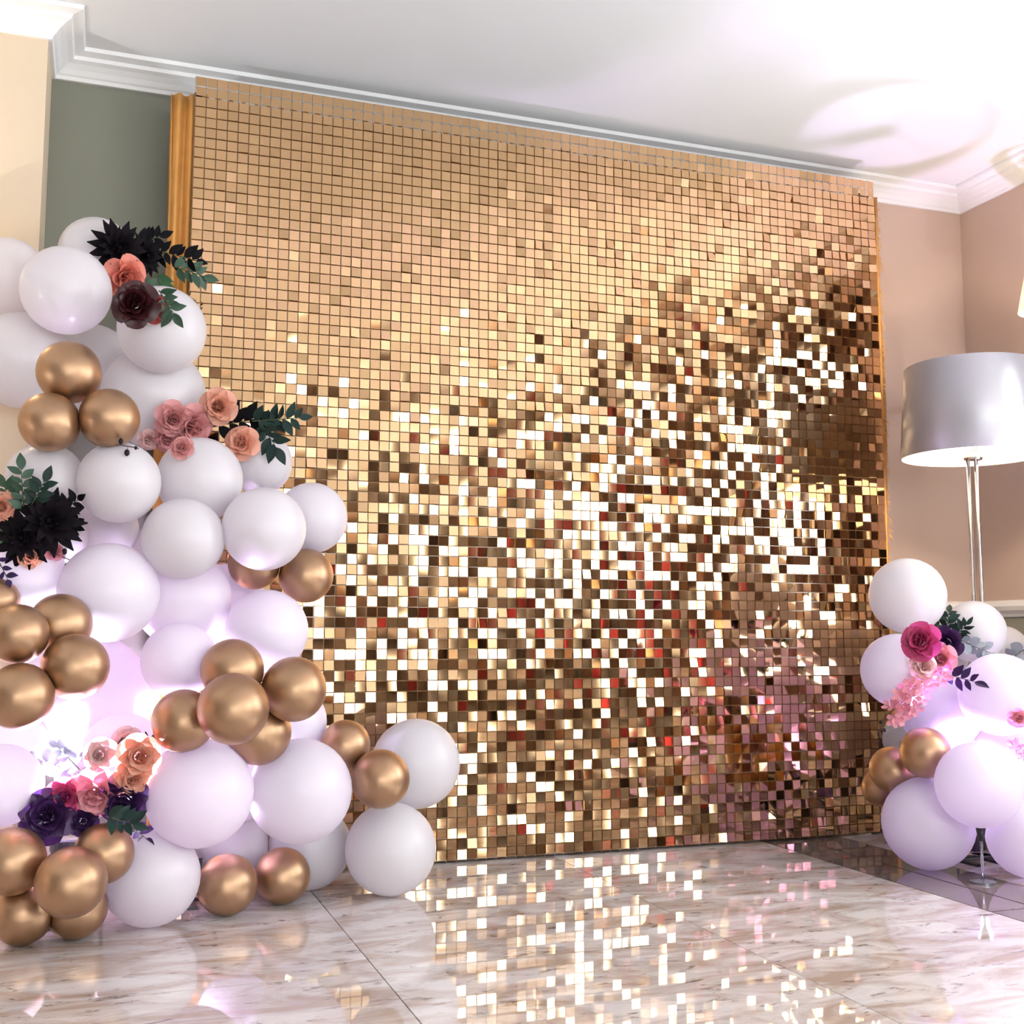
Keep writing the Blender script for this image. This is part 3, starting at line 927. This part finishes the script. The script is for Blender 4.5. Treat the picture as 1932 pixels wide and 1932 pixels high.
for k, (x, y, z, R) in BALLOONS.items():
    kind = 'G' if k[0] == 'G' or k.startswith('RG') else 'W'
    right = k[0] == 'R'
    c = Vector((x, y, z))
    others = [(Vector(v[:3]), v[3]) for q, v in BALLOONS.items() if q != k]
    # the knotted neck points away from the viewer into free space between the neighbours
    view = (c - CAM).normalized()
    best = None
    for _ in range(160):
        nd = (Vector((rb.gauss(0, 1), rb.gauss(0, 1), rb.gauss(0, 1))).normalized() + view * 0.9).normalized()
        tip, mid = c + nd * R * 1.30, c + nd * R * 1.14
        free = min(min((tip - oc).length, (mid - oc).length) - orr for oc, orr in others)
        free = min(free, tip.z - 0.01, (SY - 0.03 if tip.x > SX0 - 0.1 else (PY if tip.x < PX else YB)) - tip.y)
        sc = min(free, 0.02) + 0.004 * nd.dot(view)
        if best is None or sc > best[0]:
            best = (sc, nd)
    nd = best[1]
    rot = (-nd).to_track_quat('Z', 'Y')
    inv = rot.inverted()
    planes = []
    for oc, orr in others:
        d = (oc - c).length
        if d < (R + orr) * 1.06:
            planes.append((inv @ ((oc - c) / d), (d * d + R * R - orr * orr) / (2 * d) / R - 0.008))
    planes.append((inv @ Vector((0, 0, -1)), (z - 0.0005) / R))
    if x + R > SX0 - 0.02:
        planes.append((inv @ Vector((0, 1, 0)), (SY - 0.022 - y) / R))
    if x - R < PX and not right:
        planes.append((inv @ Vector((0, 1, 0)), (PY - 0.004 - y) / R))
    me = balloon_mesh('gold_balloon' if kind == 'G' else 'white_balloon', M['gold_latex'] if kind == 'G' else M['white_latex'], planes)
    o = bpy.data.objects.new(me.name.split('.')[0], me)
    COL.objects.link(o)
    o.location = c
    o.rotation_euler = rot.to_euler()
    o.scale = (R, R, R)
    kn = bpy.data.objects.new('knot', KME[kind])
    COL.objects.link(kn)
    kn.parent = o
    grp = ('right garland ' if right else 'tall garland ') + ('gold balloons' if kind == 'G' else 'white balloons')
    tag(o, LABELS[k], 'balloon', grp)

# ------------------------------------------------------------------ flowers
def petal_mesh(name, L, W, cup, curl, tip=0.0):
    nu, nv = 5, 5
    vs_, fs_ = [], []
    for j in range(nv):
        v = j / (nv - 1)
        w = W * (0.30 + 0.70 * math.sin(min(1.0, v * 0.72 + 0.08) * PI) ** 0.8) if tip == 0 else W * max(0.08, math.sin((0.08 + 0.86 * v) * PI) ** 0.8)
        for i in range(nu):
            u = -1 + 2 * i / (nu - 1)
            xx = w * u
            zz = L * (v - 0.10 * u * u * v)
            yy = -cup * u * u * w + curl * L * v ** 3 - 0.25 * L * math.sin(v * PI) * (cup * 0.4)
            vs_.append((xx, yy, zz))
    for j in range(nv - 1):
        for i in range(nu - 1):
            a = j * nu + i
            fs_.append((a, a + 1, a + nu + 1, a + nu))
    me = bpy.data.meshes.new(name)
    me.from_pydata(vs_, [], fs_)
    for p in me.polygons:
        p.use_smooth = True
    return me


PET = {}


def petal(layer, mat):
    key = (layer, mat)
    if key not in PET:
        base = {'bud': (0.52, 0.20, 1.1, -0.22), 'in': (0.58, 0.32, 1.0, -0.12), 'mid': (0.72, 0.46, 0.7, 0.10), 'out': (0.80, 0.58, 0.4, 0.30),
                'd1': (0.55, 0.13, 0.5, 0.05, 1), 'd2': (0.75, 0.16, 0.4, 0.10, 1), 'd3': (0.95, 0.18, 0.3, 0.12, 1)}[layer]
        me = petal_mesh('petal', *base)
        me.materials.append(M[mat])
        PET[key] = me
    return PET[key]


bud_cache = {}
rp = random.Random(3)


def flower(key, kind, loc, R, nrm, mat, label):
    e = tag(empty(kind, loc), label, 'flower', 'flowers in the balloon garlands')
    e.rotation_euler = Vector(nrm).to_track_quat('Z', 'Y').to_euler()
    e.scale = (R, R, R)
    layers = [('bud', 3, 0.05, 0, 0.06), ('in', 4, 0.11, 12, 0.0), ('mid', 5, 0.19, 30, -0.08), ('mid', 6, 0.24, 50, -0.14), ('out', 6, 0.28, 72, -0.16)] if kind == 'rose' else \
             [('d1', 9, 0.06, 22, 0.0), ('d2', 12, 0.10, 52, -0.05), ('d3', 14, 0.12, 82, -0.10)]
    for li, (ly, n, rad, tilt, dz) in enumerate(layers):
        for i in range(n):
            a = 2 * PI * i / n + li * 0.55 + rp.uniform(-.12, .12)
            o = bpy.data.objects.new('petal', petal(ly, mat))
            COL.objects.link(o)
            o.parent = e
            t = math.radians(tilt + rp.uniform(-7, 7))
            m = Matrix.Rotation(a, 4, 'Z') @ Matrix.Translation((0, rad, dz)) @ Matrix.Rotation(-t, 4, 'X')
            o.matrix_local = m
    if mat not in bud_cache:
        bm = bmesh.new()
        add_lathe(bm, [(0.02, -0.2), (0.14, -0.12), (0.15, 0.10), (0.08, 0.30), (0.02, 0.36)], 12)
        me = bpy.data.meshes.new('flower_centre')
        bm.normal_update()
        bm.to_mesh(me)
        bm.free()
        me.materials.append(M[mat])
        for p in me.polygons:
            p.use_smooth = True
        bud_cache[mat] = me
    o = bpy.data.objects.new('flower_centre', bud_cache[mat])
    COL.objects.link(o)
    o.parent = e


FINFO = {
    'D1': ('petal_black', 'nearly black dahlia at the top left of the topmost flower bunch'),
    'D2': ('petal_black', 'nearly black dahlia among leaves right of the topmost flower bunch'),
    'coral1': ('petal_coral', 'coral rose between black dahlia and burgundy rose near the garland top'),
    'burg1': ('petal_burgundy', 'glossy dark burgundy rose under the coral rose near the garland top'),
    'red1': ('petal_red', 'small red rose beside the burgundy rose, below the green sprig'),
    'dpink1': ('petal_dusty', 'dusty pink rose at the upper left of the pink row'),
    'dpink2': ('petal_dusty', 'largest dusty pink rose, next to the black leaves'),
    'dpink3': ('petal_dusty', 'dusty pink rose at the lower left of the pink row'),
    'dpink4': ('petal_dusty', 'smallest dusty pink rose hanging lowest in the pink row'),
    'peach1': ('petal_peach', 'peach rose above the black leaves, against the sequins'),
    'peach2': ('petal_peach', 'peach rose below the black leaves, over a white balloon'),
    'pale1': ('petal_pale', 'tiny pale pink rose right of the uppermost gold trio'),
    'D3': ('petal_black', 'larger black dahlia with ragged petals in the left edge bunch'),
    'D4': ('petal_black', 'lower left black dahlia in the left edge bunch'),
    'peach3': ('petal_peach', 'peach rose cut by the left edge beside green leaves'),
    'peach4': ('petal_peach', 'small peach rose peeking out under the black dahlias'),
    'pink1': ('petal_pink', 'small pink rose at the start of the berry twig'),
    'peach5': ('petal_peach', 'upper peach rose at the right of the lowest bunch'),
    'peach6': ('petal_peach', 'lower peach rose at the right of the lowest bunch'),
    'pink2': ('petal_pink', 'large pink rose in the middle of the lowest bunch'),
    'pale2': ('petal_pale', 'pale pink rose beside the grey eucalyptus in the lowest bunch'),
    'pale3': ('petal_pale', 'pale pink rose at the very top of the lowest bunch'),
    'mag1': ('petal_magenta', 'magenta rose left of the large pink rose in the lowest bunch'),
    'vio1': ('petal_violet', 'dark violet rose at the lower left of the lowest bunch'),
    'vio2': ('petal_violet', 'dark violet rose under the peach roses in the lowest bunch'),
    'vio3': ('petal_violet', 'small dark violet rose at the bottom middle of the lowest bunch'),
    'mag2': ('petal_magenta', 'magenta rose on the right garland'),
    'vio4': ('petal_violet', 'dark violet rose right of the magenta rose on the right garland'),
    'pink3': ('petal_pink', 'pink rose below the violet rose on the right garland'),
    'pale4': ('petal_pale', 'pale pink rose below the magenta rose on the right garland'),
    'pink4': ('petal_pink', 'small pink rose on the white balloon at the right edge'),
}
for k, (kind, loc, R, nrm) in FLOWERS.items():
    mat, lab = FINFO[k]
    flower(k, kind, loc, R, nrm, mat, lab)

# ------------------------------------------------------------------ leaf sprigs, blossom sprays, berry twigs
def leaf_mesh(name, mat, width, rnd):
    vs_, fs_ = [], []
    n = 6
    for j in range(n + 1):
        v = j / n
        w = width * (math.sin(v * PI) ** (0.6 if rnd else 0.9)) * (1.0 if rnd else (1.15 - 0.5 * v)) + 0.01
        z = -0.18 * v * v
        vs_ += [(-w, v, z + 0.10 * w / width * width), (0, v, z - 0.02), (w, v, z + 0.10 * w / width * width)]
    for j in range(n):
        a = 3 * j
        fs_ += [(a, a + 1, a + 4, a + 3), (a + 1, a + 2, a + 5, a + 4)]
    me = bpy.data.meshes.new(name)
    me.from_pydata(vs_, [], fs_)
    me.materials.append(mat)
    for p in me.polygons:
        p.use_smooth = True
    return me


LME = {c: leaf_mesh('leaf', M[c], 0.36 if c == 'grey' else 0.27, c == 'grey') for c in ('green', 'brightgreen', 'darkgreen', 'black', 'violet', 'grey')}


def blossom_mesh():
    bm = bmesh.new()
    for k in range(5):
        a = 2 * PI * k / 5
        d = Vector((math.cos(a), math.sin(a), 0))
        s = Vector((-math.sin(a), math.cos(a), 0))
        pts = [d * 0.1, d * 0.55 + s * 0.36 + Vector((0, 0, 0.15)), d * 1.0 + s * 0.2 + Vector((0, 0, 0.3)), d * 1.0 - s * 0.2 + Vector((0, 0, 0.3)), d * 0.55 - s * 0.36 + Vector((0, 0, 0.15))]
        mid = bm.verts.new(d * 0.6 + Vector((0, 0, 0.06)))
        vv = [bm.verts.new(p) for p in pts]
        for i in range(5):
            bm.faces.new((mid, vv[i], vv[(i + 1) % 5]))
    me = bpy.data.meshes.new('blossom')
    bm.normal_update()
    bm.to_mesh(me)
    bm.free()
    me.materials.append(M['petal_pink'])
    return me


BLO = blossom_mesh()
bb = bmesh.new()
bmesh.ops.create_icosphere(bb, subdivisions=2, radius=1.0)
BER = bpy.data.meshes.new('berry')
bb.to_mesh(BER)
bb.free()
BER.materials.append(M['berry'])
for p in BER.polygons:
    p.use_smooth = True
SLAB = {
    'green1': 'green leaf sprig at the lower right of the topmost bunch', 'green2': 'bright green leaf sprig hanging right of the burgundy rose',
    'dark1': 'black leaf sprig reaching right towards the gold drape', 'green3': 'green leaf sprig reaching over the left edge of the sequins',
    'dark2': 'short black leaf sprig sticking up from the topmost bunch', 'dark3': 'black glossy leaf sprig between the two peach roses',
    'green4': 'dark green sprig reaching right across the sequins from the pink row', 'green5': 'dark green sprig hanging down right of the peach rose',
    'berry1': 'tiny dark twig on the white balloon under the gold trio', 'green6': 'tall upright green sprig above the black dahlias',
    'green7': 'dark green sprig right of the tall upright green one', 'green8': 'green sprig leaning left above the black dahlias',
    'green9': 'bright green leaves at the left picture edge', 'dark4': 'black sprig at the upper right of the larger black dahlia',
    'dark5': 'black sprig at the right side of the larger black dahlia', 'vio5': 'violet leaves at the left edge above the gold sliver',
    'berry2': 'thin twig with black berries against lilac balloons', 'euc1': 'grey eucalyptus sprig reaching furthest left from the lowest bunch',
    'euc2': 'grey eucalyptus sprig pointing up left from the lowest bunch', 'euc3': 'grey eucalyptus leaves above the large pink rose',
    'dark6': 'dark violet sprig hanging over the white balloon beside the lowest bunch', 'dark7': 'dark green leaves over the upper right gold of the bottom cluster',
    'dark8': 'thin black leaf sprig above the upper peach rose', 'dark9': 'black leaves at the lower left tip of the lowest bunch',
    'green10': 'dark green sprig above the magenta rose', 'green11': 'dark green sprig standing up highest on the right garland',
    'green12': 'dark green sprig right of the violet rose on the right garland', 'euc4': 'grey eucalyptus sprig trailing right on the right garland',
    'vio6': 'violet leaves below the pink rose on the right garland', 'blo1': 'upper pink blossom spray trailing down left on the right garland',
    'blo2': 'lower pink blossom spray trailing down left on the right garland', 'twig1': 'thin brown twig with buds beside the right end of the sequins',
    'euc5': 'grey eucalyptus sprig cut by the right edge', 'blo3': 'small pink blossom spray cut by the right edge',
}
rl = random.Random(9)
for k, (kind, pts, n, size, col) in SPRIGS.items():
    P = [Vector(p) for p in pts]
    root = P[0].copy()
    nm = {'leaf': 'leaf_sprig', 'blossom': 'blossom_spray', 'berry': 'berry_twig'}[kind]
    e = tag(empty(nm, root), SLAB[k], {'leaf': 'leaves', 'blossom': 'flowers', 'berry': 'twig'}[kind], 'sprigs in the balloon garlands')
    bm = bmesh.new()
    add_tube(bm, [p - root for p in P], [0.0016, 0.0014, 0.0013, 0.0011, 0.0008] if kind == 'leaf' else [0.0012] * 5, 5)
    bm_obj('stem', bm, M['stem_brown'] if kind != 'leaf' else M['stem'], e)
    total = P[-1] - P[0]
    for i in range(n):
        s = (i + 0.6) / n * 4
        a = min(3, int(s))
        p = P[a].lerp(P[a + 1], s - a) - root
        d = (P[a + 1] - P[a]).normalized()
        view = (CAM - P[a]).normalized()
        side = d.cross(view).normalized() * (1 if i % 2 else -1)
        if kind == 'leaf':
            if i == n - 1:
                ld = d
            else:
                ld = (d * 0.6 + side * rl.uniform(0.6, 1.1) + view * rl.uniform(-0.2, 0.5)).normalized()
            o = bpy.data.objects.new('leaf', LME[col])
            up = (view + Vector((rl.uniform(-.6, .6), rl.uniform(-.6, .6), rl.uniform(-.6, .6)))).normalized()
            xax = ld.cross(up).normalized()
            zax = xax.cross(ld).normalized()
            sc = size * rl.uniform(0.75, 1.2)
            m = Matrix((xax, ld, zax)).transposed().to_4x4()
            COL.objects.link(o)
            o.parent = e
            o.matrix_local = Matrix.Translation(p) @ m @ Matrix.Scale(sc, 4)
        elif kind == 'blossom':
            o = bpy.data.objects.new('blossom', BLO)
            COL.objects.link(o)
            o.parent = e
            q = (view + side * 0.7 + Vector((rl.uniform(-.4, .4), 0, rl.uniform(-.4, .4)))).normalized().to_track_quat('Z', 'Y').to_matrix().to_4x4()
            o.matrix_local = Matrix.Translation(p + side * size * rl.uniform(0.2, 1.0)) @ q @ Matrix.Scale(size * rl.uniform(0.8, 1.2), 4)
        else:
            o = bpy.data.objects.new('berry', BER)
            COL.objects.link(o)
            o.parent = e
            q = p + side * size * rl.uniform(1.0, 2.2) if i < n - 1 else p
            o.matrix_local = Matrix.Translation(q) @ Matrix.Scale(size * rl.uniform(0.45, 0.8), 4) @ Matrix.Diagonal((1.0, 1.0, 1.35, 1.0))
            if i < n - 1:
                b2 = bmesh.new()
                add_tube(b2, [p, q], 0.0007, 4)
                bm_obj('stalk', b2, M['stem_brown'], e)

# ------------------------------------------------------------------ floor lamp
LX, LY = 2.627, 2.97
lampo = tag(empty('floor_lamp', (LX, LY, 0)), 'chrome floor lamp with a silver drum shade beside the right wall', 'lamp')
zb, zt, rbm, rtp = 1.240, 1.535, 0.220, 0.200
bm = bmesh.new()
add_lathe(bm, [(0.0001, 0.0), (0.13, 0.0), (0.135, 0.006), (0.13, 0.016), (0.03, 0.026), (0.0001, 0.028)], 40, cap=False)
bm_obj('base', bm, M['chrome'], lampo, True)
for a in (0.3, 0.3 + 2 * PI / 3, 0.3 + 4 * PI / 3):
    bm = bmesh.new()
    add_lathe(bm, [(0.006, 0.02), (0.006, zb + 0.12)], 14, 0.016 * math.cos(a), 0.016 * math.sin(a))
    bm_obj('pole', bm, M['chrome'], lampo, True)
bm = bmesh.new()
add_lathe(bm, [(0.028, zb - 0.01), (0.030, zb - 0.004), (0.030, zb + 0.004), (0.028, zb + 0.01)], 20)
bm_obj('collar', bm, M['chrome'], lampo)
bm = bmesh.new()
add_lathe(bm, [(rbm, zb), (rbm + 0.002, zb + 0.002), (rtp + 0.002, zt - 0.002), (rtp, zt)], 64, cap=False)
sh = bm_obj('lamp_shade', bm, M['shade_out'], lampo, True)
bm = bmesh.new()
add_lathe(bm, [(rbm - 0.002, zb), (rtp - 0.002, zt)], 64, cap=False)
bmesh.ops.reverse_faces(bm, faces=bm.faces)
bm_obj('shade_lining', bm, M['shade_in'], sh, True)
bm = bmesh.new()
for k in range(3):
    a = 2 * PI * k / 3 + 0.4
    add_tube(bm, [(0, 0, zt - 0.03), (rtp * math.cos(a), rtp * math.sin(a), zt - 0.006)], 0.0022, 6)
bm_obj('shade_carrier', bm, M['chrome'], sh)
bm = bmesh.new()
add_lathe(bm, [(0.008, zb + 0.12), (0.030, zb + 0.15), (0.034, zb + 0.18), (0.022, zb + 0.205), (0.004, zb + 0.212)], 20)
bm_obj('bulb', bm, M['bulb'], lampo, True)
lamp('floor_lamp_light', 'POINT', (LX, LY, zb + 0.15), 22.0, (1.0, 0.80, 0.60), size=0.035).parent = None

# ------------------------------------------------------------------ wall sconces
def sconce(loc, out, label, energy, zsc=1.0):
    e = tag(empty('wall_sconce', loc), label, 'sconce')
    o_ = Vector(out)
    t = Vector((-o_.y, o_.x, 0))
    bm = bmesh.new()
    add_lathe(bm, [(0.0001, 0.0), (0.05, 0.0), (0.05, 0.012), (0.02, 0.02), (0.0001, 0.02)], 24, cap=False)
    pl = bm_obj('back_plate', bm, M['chrome'], e, False)
    pl.rotation_euler = o_.to_track_quat('Z', 'Y').to_euler()
    bm = bmesh.new()
    add_tube(bm, [o_ * 0.01, o_ * 0.06 + Vector((0, 0, -0.02)), o_ * 0.10, o_ * 0.11 + Vector((0, 0, 0.05))], 0.006, 10)
    bm_obj('arm', bm, M['chrome'], e, True)
    bm = bmesh.new()
    c = o_ * 0.11
    add_lathe(bm, [(0.085, 0.04), (0.087, 0.042), (0.057, 0.19), (0.055, 0.19), (0.083, 0.04)], 40, c.x, c.y, cap=False)
    s = bm_obj('lamp_shade', bm, translucent('sconce_shade_fabric', (0.85, 0.82, 0.76), (0.9, 0.85, 0.75), 0.6, 0.7), e, True)
    bm = bmesh.new()
    add_lathe(bm, [(0.008, 0.06), (0.020, 0.09), (0.020, 0.11), (0.004, 0.13)], 16, c.x, c.y)
    bm_obj('bulb', bm, M['bulb'], e, True)
    lamp('sconce_light', 'POINT', Vector(loc) + c + Vector((0, 0, 0.10)), energy, (1.0, 0.74, 0.45) if energy < 10 else (1.0, 0.60, 0.28), size=0.03)


sconce((-0.43, PY, 1.60), (0, -1, 0), 'wall sconce on the lit cream pier at the left picture edge', 4.0)
sconce((XR, 3.035, 1.735), (-1, 0, 0), 'wall sconce with white shade cut by the right edge above the lamp', 3.0)

for sy, lab in ((1.15, 'first'), (-1.75, 'second'), (-3.5, 'third')):  # warm sconces added out of view to turn sequin reflections orange
    sconce((XR - 0.03, sy, 1.55), (-1, 0, 0), 'wall sconce on the dark panelling behind the viewer, %s along the right wall' % lab, 18.0)
sconce((0.95, YF + 0.03, 1.55), (0, 1, 0), 'right wall sconce between the windows of the far rear wall', 18.0)
sconce((-0.95, YF + 0.03, 1.55), (0, 1, 0), 'left wall sconce between the windows of the far rear wall', 18.0)

# ------------------------------------------------------------------ uplights
def uplight(loc, aim, label):
    e = tag(empty('led_uplight', loc), label, 'uplight')
    a = Vector(aim).normalized()
    q = a.to_track_quat('Z', 'Y').to_matrix().to_4x4()
    bm = bmesh.new()
    add_lathe(bm, [(0.040, -0.07), (0.050, -0.065), (0.052, 0.05), (0.056, 0.055), (0.056, 0.075), (0.048, 0.075), (0.046, 0.062)], 28, cap=False)
    bm.faces.new([v for v in sorted((v for v in bm.verts if v.co.z < -0.069), key=lambda v: math.atan2(v.co.y, v.co.x))][::-1])
    b = bm_obj('can', bm, M['black_plastic'], e, False)
    b.matrix_local = Matrix.Translation((0, 0, 0.11)) @ q
    bm = bmesh.new()
    add_lathe(bm, [(0.046, 0.058), (0.046, 0.063)], 28)
    l = bm_obj('lens', bm, M['led_lens'], b)
    bm = bmesh.new()
    add_tube(bm, [(-0.066, 0, 0.11), (-0.066, 0, 0.01), (0.066, 0, 0.01), (0.066, 0, 0.11)], 0.006, 8)
    bm_obj('yoke', bm, M['black_plastic'], e)
    for s in (-1, 1):
        box('foot', s * 0.045 - 0.012, s * 0.045 + 0.012, -0.07, 0.07, 0.0, 0.008, M['black_plastic'], e)
    return Vector(loc) + Vector((0, 0, 0.11)) + a * 0.085


LILAC = (0.74, 0.64, 1.0)
p = uplight((-0.04, 2.97, 0), (0.0, 0.12, 1.0), 'black LED uplight on the floor behind the bottom left gold balloons')
lamp('left_uplight_light', 'SPOT', p + Vector((0, 0, 0.05)), 140.0, LILAC, (0.0, 0.12, 1.0), 0.04, 165, 0.3)
p = uplight((0.19, 3.07, 0), (0.0, -0.10, 1.0), 'black LED uplight on the floor behind the two separate gold balloons')
lamp('inner_uplight_light', 'SPOT', p, 40.0, (0.80, 0.58, 1.0), (0.0, -0.10, 1.0), 0.04, 165, 0.3)  # second left uplight, added to turn the balloons above it lilac
p = uplight((2.475, 2.86, 0), (-0.35, -0.5, 0.8), 'black LED uplight between the two floor balloons of the right garland')
lamp('right_uplight_light', 'SPOT', p, 52.0, (0.56, 0.33, 1.0), (-0.35, -0.5, 0.8), 0.04, 170, 0.3)
p = uplight((2.84, 2.72, 0), (-0.04, 0.04, 1.0), 'black LED uplight on the floor in the corner behind the right garland')
lamp('corner_uplight_light', 'SPOT', p, 62.0, (0.72, 0.56, 1.0), (-0.02, 0.04, 1.0), 0.04, 44, 0.6)
# uplights added by the side walls, out of view, to brighten the ceiling
for n_, (ux, uy, pw) in enumerate([(-2.9, 1.9, 1.1), (2.85, 1.2, 0.28)]):
    p = uplight((ux, uy, 0), (0.0, 0.0, 1.0), ['black LED uplight by the left wall, just short of the cream pier',
                'black LED uplight by the right wall, beside the viewer'][n_])
    lamp('hall_uplight_light', 'SPOT', p, ADDED_UPLIGHT * pw, (0.86, 0.94, 1.0), (0.0, 0.0, 1.0), 0.05, 155, 0.5)

# clear rod that carries the front balloon of the right garland
x, y, z, R = BALLOONS['R7']
e = tag(empty('balloon_stand', (x, y, 0)), 'clear acrylic rod on a small foot under the front right white balloon', 'stand')
bm = bmesh.new()
add_lathe(bm, [(0.0001, 0.0), (0.035, 0.0), (0.035, 0.006), (0.010, 0.012), (0.0001, 0.012)], 24, cap=False)
bm_obj('foot', bm, M['acrylic'], e)
bm = bmesh.new()
add_lathe(bm, [(0.004, 0.010), (0.004, z - R - 0.03)], 12)
bm_obj('rod', bm, M['acrylic'], e, True)
bm = bmesh.new()
add_lathe(bm, [(0.005, z - R - 0.034), (0.010, z - R - 0.02), (0.014, z - R + 0.002)], 14)
bm_obj('balloon_cup', bm, M['black_plastic'], e, True)
